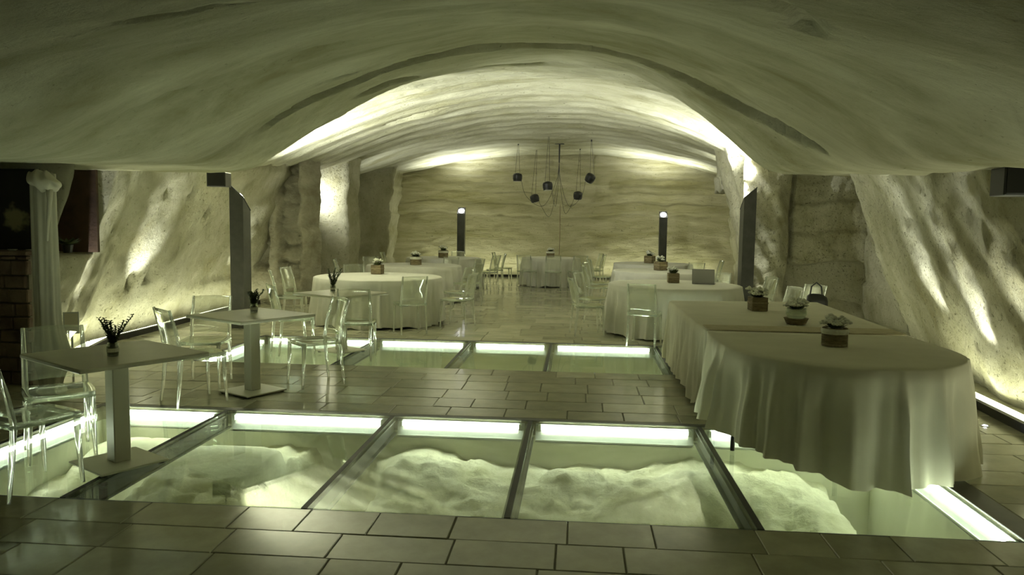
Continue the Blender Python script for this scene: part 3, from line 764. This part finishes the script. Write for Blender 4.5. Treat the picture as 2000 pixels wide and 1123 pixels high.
# buffet: one half-round end and one rectangular table
XL, XR = 1.10, 2.75
half = [(XR-.02, 6.54), (XL, 6.54), (XL, 5.85)]+[((XL+XR)/2+(XR-XL)/2*math.cos(a), 5.80+.88*math.sin(a)) for a in np.linspace(math.pi, 2*math.pi, 40)]+[(XR, 5.85)]
def hem1(s, x, y):
    h = .015+.02*math.sin(x*9+y*5)
    if x < 1.75: h += .10*sst(1.85, 1.15, x)+.02 if False else .13*(1-sst(1.15, 1.80, x))
    return max(.008, h)
c = cloth('tablecloth', half, .765, hem1, .085, 21, CLOTHB, .075, 41, 6.54)
tag(c, 'cream cloth falling in deep folds over the half-round front end of the buffet', 'tablecloth', 'buffet tablecloths')
rect = [(1.12, 9.30), (1.12, 6.70), (2.80, 6.70), (2.90, 9.50)]
def hem2(s, x, y):
    return .03+.04*abs(math.sin(y*2.2))+.05*(1-sst(6.7, 7.0, y))
c = cloth('tablecloth', rect, .750, hem2, .030, 26, CLOTHB, .04, 42, 6.70)
tag(c, 'cream cloth over the long rectangular rear part of the buffet', 'tablecloth', 'buffet tablecloths')
t = thing('half_round_table', 'half-round buffet table under the front cream cloth, dark feet showing below the hem', 'table', (0, 0, 0))
bm = bmesh.new(); vv = [bm.verts.new((2+(p[0]-2)*.97, 5.8+(p[1]-5.8)*.97, .73)) for p in half]; f = bm.faces.new(vv); r_ = bmesh.ops.extrude_face_region(bm, geom=[f])
for v in [g for g in r_['geom'] if isinstance(g, bmesh.types.BMVert)]: v.co.z = .75
bm_obj('tabletop', bm, LAMINATE, t); leg_set(t, [(1.17, 5.66), (1.70, 5.03), (2.35, 5.12), (1.17, 6.45), (2.8, 6.45)], .73)
t = thing('buffet_table', 'rectangular buffet table under the rear cream cloth', 'table', (2.0, 8.0, 0))
bm = bmesh.new(); box(bm, (-.85, -1.3, .71), (.85, 1.25, .735)); bm_obj('tabletop', bm, LAMINATE, t)
leg_set(t, [(-.78, -1.2), (.78, -1.2), (-.78, 1.15), (.78, 1.15)], .71)
bm = bmesh.new(); box(bm, (1.14, 6.64, .7525), (2.77, 6.98, .764), .004)  # added strip, its dark colour stands in for the shaded gap between the tables
bmesh.ops.subdivide_edges(bm, edges=bm.edges, cuts=6, use_grid_fill=True)
for v in bm.verts: v.co.z += .003*nz(v.co.x*5, v.co.y*5, 1)
tag(bm_obj('gap_shade_strip', bm, GAP_SHADE), 'brownish strip standing in for the shaded gap at the join of the two buffet tables', 'gap_strip')

# ---------------------------------------------------------------- flower vases
def flower(bm, c, r):
    for k in range(6):
        a = k*math.pi/3; p = Vector(c)+Vector((math.cos(a)*r*.6, math.sin(a)*r*.6, .2*r))
        bmesh.ops.create_icosphere(bm, subdivisions=1, radius=r*.45, matrix=Matrix.Translation(p) @ Matrix.Diagonal((1, 1, .7, 1)))
    bmesh.ops.create_icosphere(bm, subdivisions=1, radius=r*.5, matrix=Matrix.Translation(Vector(c)+Vector((0, 0, r*.45))))
def leaves(bm, c, n, L0, L1, rnd, up_=.7):
    for k in range(n):
        a = rnd.random()*6.28; L_ = rnd.uniform(L0, L1); e = rnd.uniform(.1, up_)
        p = Vector(c)+Vector((math.cos(a)*.02, math.sin(a)*.02, 0)); dv = Vector((math.cos(a), math.sin(a), e*1.6)).normalized()*L_; sd = Vector((-math.sin(a), math.cos(a), 0))*L_*.18
        v = [bm.verts.new(p), bm.verts.new(p+dv*.45+sd), bm.verts.new(p+dv), bm.verts.new(p+dv*.45-sd)]; bm.faces.new(v)
def vase(x, y, z, kind, s, label, rz=0, seed=1, simple=False):
    rnd = random.Random(seed); t = thing('flower_vase', label, 'flowers', (x, y, z+.003), rz, 'flower arrangements')
    if kind == 'square':
        bm = bmesh.new(); box(bm, (-.075*s, -.075*s, 0), (.075*s, .075*s, .13*s), .006); bm_obj('container', bm, WOOD, t); ht = .13*s
        bm = bmesh.new(); box(bm, (-.077*s, -.077*s, .07*s), (.077*s, .077*s, .085*s)); bm_obj('band', bm, BURLAP, t)
    elif kind == 'bowl':
        bm = bmesh.new(); lathe(bm, [(.07*s, 0), (.085*s, .01*s), (.10*s, .045*s), (.107*s, .055*s), (.07*s, .055*s), (.001, .05*s)], 20); bm_obj('container', bm, WOOD, t); ht = .13*s
        bm = bmesh.new(); lathe(bm, [(.07*s, .056*s), (.09*s, .09*s), (.085*s, .14*s), (.08*s, .14*s), (.085*s, .09*s), (.065*s, .06*s)], 20); bm_obj('glass_bowl', bm, JAR, t, True)
    else:
        bm = bmesh.new(); lathe(bm, [(.085*s, 0), (.092*s, .01*s), (.092*s, .13*s), (.085*s, .135*s), (.001, .12*s)], 24); bm_obj('container', bm, WOOD, t); ht = .135*s
        bm = bmesh.new(); lathe(bm, [(.094*s, .09*s), (.100*s, .11*s), (.098*s, .128*s), (.094*s, .13*s)], 24); bm_obj('lace_band', bm, PETAL, t)
        bm = bmesh.new(); lathe(bm, [(.0925*s, .002), (.094*s, .016*s), (.0925*s, .02*s)], 24); bm_obj('lace_foot', bm, BURLAP, t)
    bm = bmesh.new(); leaves(bm, (0, 0, ht-.01), 70, .05*s, .095*s, rnd, .9); o = bm_obj('foliage', bm, LEAF, t)
    bm = bmesh.new(); leaves(bm, (0, 0, ht+.02*s), 12, .04*s, .085*s, rnd, .5); o = bm_obj('pale_foliage', bm, LEAFP, t)
    for k in range(5 if simple else 11):
        a = k*2.4; q = .085*s*math.sqrt((k+.5)/11)*1.05
        bm = bmesh.new(); flower(bm, (math.cos(a)*q, math.sin(a)*q, ht+.022*s+rnd.uniform(0, .045)*s), .044*s*rnd.uniform(.75, 1.1)); bm_obj('flower', bm, PETAL, t, True)
vase(1.94, 8.38, .75, 'square', 1.12, 'white flowers in a square rustic box on the rear buffet, farthest of the three', .1, 1)
vase(2.03, 7.25, .75, 'bowl', 1.05, 'white and dark bouquet in a low wooden dish, middle arrangement of the buffet', .0, 2)
vase(1.93, 5.87, .766, 'round', 1.0, 'white flowers in a dark round pot with lace rim on the front buffet cloth', .3, 3)
cps = [(1.52, 12.25, 'on the near-right round table beside the laptop', 1.15, 'square'), (1.68, 15.6, 'on the middle-right round table', 1.35, 'square'), (1.73, 18.5, 'on the far-right round table by the lamp post', 1.35, 'square'),
       (-3.40, 12.9, 'on the near-left round table', 1.2, 'square'), (-3.38, 15.95, 'on the middle-left round table', 1.3, 'round'), (-3.42, 19.5, 'on the far-left round table', 1.35, 'round'), (-.72, 20.9, 'on the small table before the back wall', 1.2, 'round')]
for i, (x, y, l, s, kd) in enumerate(cps): vase(x, y, .752, kd, s, 'white flower centrepiece '+l, i*.5, 10+i, True)

# laptop on the near-right table
t = thing('laptop', 'open grey laptop on the near-right round table', 'laptop', (1.98, 12.15, .753), R(-14))
bm = bmesh.new(); box(bm, (-.17, -.12, 0), (.17, .12, .014), .003); bm_obj('base', bm, SCREEN, t)
bm = bmesh.new(); box(bm, (-.15, -.06, .0141), (.15, .09, .0155)); bm_obj('keyboard', bm, BLACK, t)
bm = bmesh.new(); box(bm, (-.17, -.006, 0), (.17, .004, .23), .003); bm.transform(Matrix.Translation((0, -.12, .014)) @ Matrix.Rotation(R(14), 4, 'X')); bm_obj('lid', bm, SCREEN, t)
# black bag on the far chair of the buffet end
bm = bmesh.new(); box(bm, (2.93, 9.98, .46), (3.17, 10.12, .80), .03)
bmesh.ops.subdivide_edges(bm, edges=bm.edges, cuts=3, use_grid_fill=True)
for v in bm.verts: v.co += noise.noise_vector(v.co*6)*.03
t = thing('shoulder_bag', 'black bag on a stand behind the rear end of the buffet', 'bag', (0, 0, 0))
bm_obj('body', bm, BLACK, t, True)
bm = bmesh.new(); tube(bm, [(2.97, 10.05, .76), (2.99, 10.05, .90), (3.05, 10.05, .95), (3.11, 10.05, .90), (3.13, 10.05, .76)], .01, 6); bm_obj('strap', bm, BLACK, t)
bm = bmesh.new(); box(bm, (2.9, 9.92, .43), (3.2, 10.18, .462), .004)
for dx in (2.92, 3.18):
    for dy in (9.94, 10.16): box(bm, (dx-.012, dy-.012, 0), (dx+.012, dy+.012, .44))
tag(bm_obj('stool', bm, POLY), 'clear low stool holding the black bag behind the buffet', 'stool')

# ---------------------------------------------------------------- cluster pendant
t = thing('cluster_pendant', 'black multi-arm pendant with ceiling rose and swagged cables before the back wall', 'chandelier', (0, 0, 0))
rose = Vector((-.54, 21.41, 3.86))
bm = bmesh.new(); lathe(bm, [(.13, 0), (.13, .03), (.05, .09)], 24, (rose.x, rose.y, rose.z-.02)); bm_obj('ceiling_rose', bm, BLACK, t)
bm = bmesh.new(); tube(bm, [rose, rose-Vector((0, 0, .52))], [.022, .016], 8); bm_obj('cable_bundle', bm, BLACK, t)
pots = [((-1.67, 21.31, 3.84), (-1.68, 21.31, 2.93), (0, 0, 0)), ((-1.23, 22.57, 3.84), (-1.27, 22.57, 2.40), (R(-8), R(-16), 0)), ((-.78, 19.94, 3.92), (-.79, 19.94, 2.63), (R(4), R(-5), 0)),
        ((.03, 22.6, 3.84), (-.01, 22.6, 2.50), (R(-14), R(2), 0)), ((.32, 20.67, 3.87), (.31, 20.67, 2.89), (R(-24), R(28), 0))]
for hk, pc, rot in pots:
    hk = Vector(hk); pc = Vector(pc); M = Matrix.Translation(pc) @ Matrix.Rotation(rot[1], 4, 'Y') @ Matrix.Rotation(-rot[0], 4, 'X')
    bm = bmesh.new(); lathe(bm, [(.112, -.115), (.130, -.04), (.130, .045), (.112, .085), (.05, .11), (.03, .115)], 24); bm.transform(M)
    po = bm_obj('lamp_shade', bm, BLACK, t)
    bm = bmesh.new(); lathe(bm, [(.108, -.122), (.108, -.114)], 24); bm.transform(M); bm_obj('lamp_diffuser', bm, PETAL, po)
    bm = bmesh.new(); tube(bm, [hk+Vector((0, 0, .08)), hk-Vector((0, 0, .03))], .018, 8); bm_obj('ceiling_hook', bm, BLACK, t)
    bm = bmesh.new()
    for s in (-1, 1): tube(bm, [hk+Vector((s*.01, 0, 0)), M @ Vector((s*.06, 0, .11))], .0045, 5)
    bm_obj('suspension_wire', bm, BLACK, t)
    a = rose-Vector((0, 0, .50)); b = M @ Vector((.10 if a.x > pc.x else -.10, 0, -.06)); low = min(a.z, b.z)-.42-.1*abs(pc.x-a.x)
    bm = bmesh.new(); P = []
    ctrl = [a, a*.93+b*.07-Vector((0, 0, .5)), Vector((a.x*.6+b.x*.4, a.y*.6+b.y*.4, min(2.15, low))), Vector((b.x*.85+a.x*.15, b.y*.85+a.y*.15, min(b.z, 2.6)-.20)), b]
    # catmull-like smooth
    cc = [ctrl[0]]+ctrl+[ctrl[-1]]
    for i in range(1, len(cc)-2):
        for k in range(6):
            u = k/6; p0, p1, p2, p3 = cc[i-1:i+3]
            P.append(.5*((2*p1)+(p2-p0)*u+(2*p0-5*p1+4*p2-p3)*u*u+(3*p1-p0-3*p2+p3)*u**3))
    P.append(b)
    tube(bm, P, .005, 5); bm_obj('power_cable', bm, BLACK, t)

bm = bmesh.new(); tube(bm, [(-.55, 23.86, 2.25), (-.54, 23.88, 1.4), (-.55, 23.9, .7)], .008, 6)
tag(bm_obj('wall_cable', bm, DARKST), 'thin dark cable running down the middle of the back wall', 'cable')
# ---------------------------------------------------------------- loudspeakers / dark boxes under the rock lip
t = thing('loudspeaker', 'dark box loudspeaker under the rock lip beside the near left post', 'speaker', (-5.01, 10.45, 2.20), R(6))
bm = bmesh.new(); box(bm, (-.14, -.10, -.10), (.12, .14, .10), .006); bm_obj('cabinet', bm, STEEL, t)
bm = bmesh.new(); box(bm, (-.125, -.106, -.088), (.105, -.099, .088), .002); bm_obj('grille', bm, BLACK, t)
bm = bmesh.new(); tube(bm, [(0, .05, .09), (0, .05, .35)], .015, 6); bm_obj('bracket', bm, BLACK, t)
t = thing('loudspeaker', 'black box loudspeaker high on the right rock wall, cut by the photo edge', 'speaker', (3.12, 5.72, 1.985), R(-8))
bm = bmesh.new(); box(bm, (-.17, -.12, -.10), (.40, .14, .10), .006); bm_obj('cabinet', bm, BLACK, t)
bm = bmesh.new(); box(bm, (-.155, -.126, -.088), (.385, -.119, .088), .002); bm_obj('grille', bm, BLACK, t)
bm = bmesh.new(); tube(bm, [(.1, .08, .09), (.1, .08, .35)], .015, 6); bm_obj('bracket', bm, BLACK, t)
# small floor spotlight, right
t = thing('floor_spotlight', 'tiny bright recessed floor spotlight right of the buffet', 'light', (3.45, 6.66, 0))
bm = bmesh.new(); lathe(bm, [(.035, 0), (.035, .004), (.022, .006)], 20); bm_obj('ring', bm, WMETAL, t)
bm = bmesh.new(); lathe(bm, [(.020, .0062), (.015, .010), (.001, .012)], 16); bm_obj('lens', bm, LAMPF, t)
# the two lamps in the rock recesses
for (p, lab) in (((-5.68, 16.55, 2.17), 'bright round lamp in the recess behind the fluted left pier'), ((3.40, 18.60, 2.74), 'bright lamp in the upper right rock niche')):
    t = thing('recess_lamp', lab, 'lamp', p)
    bm = bmesh.new(); lathe(bm, [(.04, -.10), (.05, -.02), (.05, .0)], 14); bm_obj('housing', bm, BLACK, t)
    bm = bmesh.new(); bmesh.ops.create_icosphere(bm, subdivisions=2, radius=.06, matrix=Matrix.Translation((0, 0, .04))); bm_obj('bulb', bm, LAMPF, t, True)

# ---------------------------------------------------------------- left corner: block wall, dark panel, curtain
wl = None
bm = bmesh.new(); box(bm, (-6.9, 7.02, 0), (-5.30, 7.22, 1.27)); wl = structure(bm_obj('wall_blocks', bm, GROUT))
z = .0; k = 0
while z < 1.25:
    h = random.uniform(.115, .15); h = min(h, 1.27-z); x = -6.9+random.uniform(-.1, 0)
    while x < -5.3:
        w = random.uniform(.13, .24); x1 = min(-5.285, x+w)
        if x1-x > .04:
            bm = bmesh.new(); box(bm, (x+.006, 6.97+random.uniform(0, .02), z+.006), (x1-.006, 7.05, z+h-.006), .010)
            for v in bm.verts: v.co += noise.noise_vector(v.co*9)*.006
            bm_obj('stone_block', bm, DARKST, wl)
        x += w
    z += h
bm = bmesh.new(); box(bm, (-6.9, 6.95, 1.27), (-5.27, 7.26, 1.31), .006); bm_obj('ledge', bm, DARKST, wl)
t = thing('wall_panel', 'dark framed panel with a pale cloud-shaped blotch above the stone block wall', 'panel', (-6.0, 7.20, 1.315))
bm = bmesh.new(); box(bm, (-.85, 0, 0), (.70, .04, .80), .004); bm_obj('frame', bm, BLACK, t)
pm = noisy('panel_print', (.020, .018, .014), (.035, .028, .02), 3, .4, 0)
nt = pm.node_tree; N = nt.nodes.new; L = nt.links.new; b_ = nt.nodes['Principled BSDF']
tc = N('ShaderNodeTexCoord'); mp = N('ShaderNodeMapping'); mp.inputs['Location'].default_value = (-.45, 0, -.31); L(tc.outputs['Object'], mp.inputs[0])
ln = N('ShaderNodeVectorMath'); ln.operation = 'LENGTH'; L(mp.outputs[0], ln.inputs[0])
nn = N('ShaderNodeTexNoise'); nn.inputs['Scale'].default_value = 9; L(tc.outputs['Object'], nn.inputs['Vector'])
ma = N('ShaderNodeMath'); ma.operation = 'MULTIPLY_ADD'; ma.inputs[1].default_value = .22; L(nn.outputs['Fac'], ma.inputs[0]); L(ln.outputs['Value'], ma.inputs[2])
rr = N('ShaderNodeValToRGB'); rr.color_ramp.elements[0].position = .20; rr.color_ramp.elements[1].position = .25; rr.color_ramp.elements[0].color = (.22, .20, .10, 1); rr.color_ramp.elements[1].color = (.022, .019, .015, 1)
L(ma.outputs[0], rr.inputs[0]); L(rr.outputs[0], b_.inputs['Base Color'])
bm = bmesh.new(); box(bm, (-.83, -.004, .02), (.68, .0, .78)); bm_obj('picture', bm, pm, t)
for i, dx in enumerate((-.10, .09)):
    bm = bmesh.new(); lathe(bm, [(.030, 0), (.045, .012), (.042, .014), (.02, .006)], 14)
    o = bm_obj('saucer', bm, PETAL); o.location = (-5.42+dx, 7.10, 1.311); tag(o, 'small white saucer on the ledge of the block wall, '+('left' if i == 0 else 'right')+' one', 'saucer', 'white saucers')
# curtain: gathered cloth tied at the top
def curtain():
    V = []; n = 60; rows_ = 34; cx, cy = -5.03, 6.90
    for r in range(rows_+1):
        z = .02+2.03*r/rows_
        w = .115+.05*math.exp(-((z-.32)/.20)**2)*(z > .0)-.02*sst(.25, .0, z)+.0*z; dpt = .07+.03*math.exp(-((z-.35)/.2)**2)
        for j in range(n):
            a = 2*math.pi*j/n; f = 1+.09*math.sin(a*7+z*.8)+.05*math.sin(a*13-z*1.5)
            V.append((cx+.03*math.exp(-((z-.35)/.2)**2)+w*f*math.cos(a), cy+dpt*f*math.sin(a), z))
    F = [(r*n+j, r*n+(j+1) % n, (r+1)*n+(j+1) % n, (r+1)*n+j) for r in range(rows_) for j in range(n)]
    return V, F
t = thing('curtain', 'pale curtain gathered into a column beside the dark stone block wall', 'curtain', (0, 0, 0))
V, F = curtain(); mesh_obj('drape', V, F, CURT, t, True)
bm = bmesh.new()
bmesh.ops.create_icosphere(bm, subdivisions=4, radius=1, matrix=Matrix.Translation((-4.96, 6.80, 1.98)) @ Matrix.Rotation(R(20), 4, 'Y') @ Matrix.Diagonal((.15, .10, .085, 1)))
for v in bm.verts: v.co += noise.noise_vector(v.co*9)*.035+Vector((0, 0, .012*math.sin(v.co.x*70+v.co.z*40)))
bm_obj('knot', bm, CURT, t, True)
bm = bmesh.new(); tube(bm, [(-4.90, 6.80, 1.94), (-4.885, 6.78, 1.8), (-4.91, 6.78, 1.6), (-4.94, 6.80, 1.42)], [.035, .022, .014, .010], 8); bm_obj('loose_end', bm, CURT, t, True)
# dark niche lining, ledge lamp and trailing plant
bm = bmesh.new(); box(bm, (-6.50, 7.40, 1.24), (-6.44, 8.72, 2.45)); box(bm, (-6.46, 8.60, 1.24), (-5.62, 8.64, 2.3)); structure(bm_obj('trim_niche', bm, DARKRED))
t = thing('niche_plant', 'small dark trailing plant on the ledge of the left wall niche', 'plant', (-5.75, 8.25, 1.245))
bm = bmesh.new(); lathe(bm, [(.045, 0), (.06, .09), (.052, .09), (.04, .07)], 14); bm_obj('pot', bm, BLACK, t)
rnd = random.Random(5); bm = bmesh.new(); leaves(bm, (0, 0, .09), 50, .06, .16, rnd, .5); bm_obj('foliage', bm, LEAF, t)
t = thing('wall_notice', 'small white framed notice low on the left rock wall behind the curtain', 'sign', (-5.30, 7.62, .42), R(25))
bm = bmesh.new()
for a, b in (((-.075, 0, 0), (.075, .015, .014)), ((-.075, 0, .216), (.075, .015, .23)), ((-.075, 0, .014), (-.061, .015, .216)), ((.061, 0, .014), (.075, .015, .216))): box(bm, a, b)
box(bm, (-.01, .015, -.42), (.01, .03, .05))
bm_obj('frame', bm, WMETAL, t)
bm = bmesh.new(); box(bm, (-.061, .004, .014), (.061, .012, .216)); bm_obj('sheet', bm, LAMINATE, t)
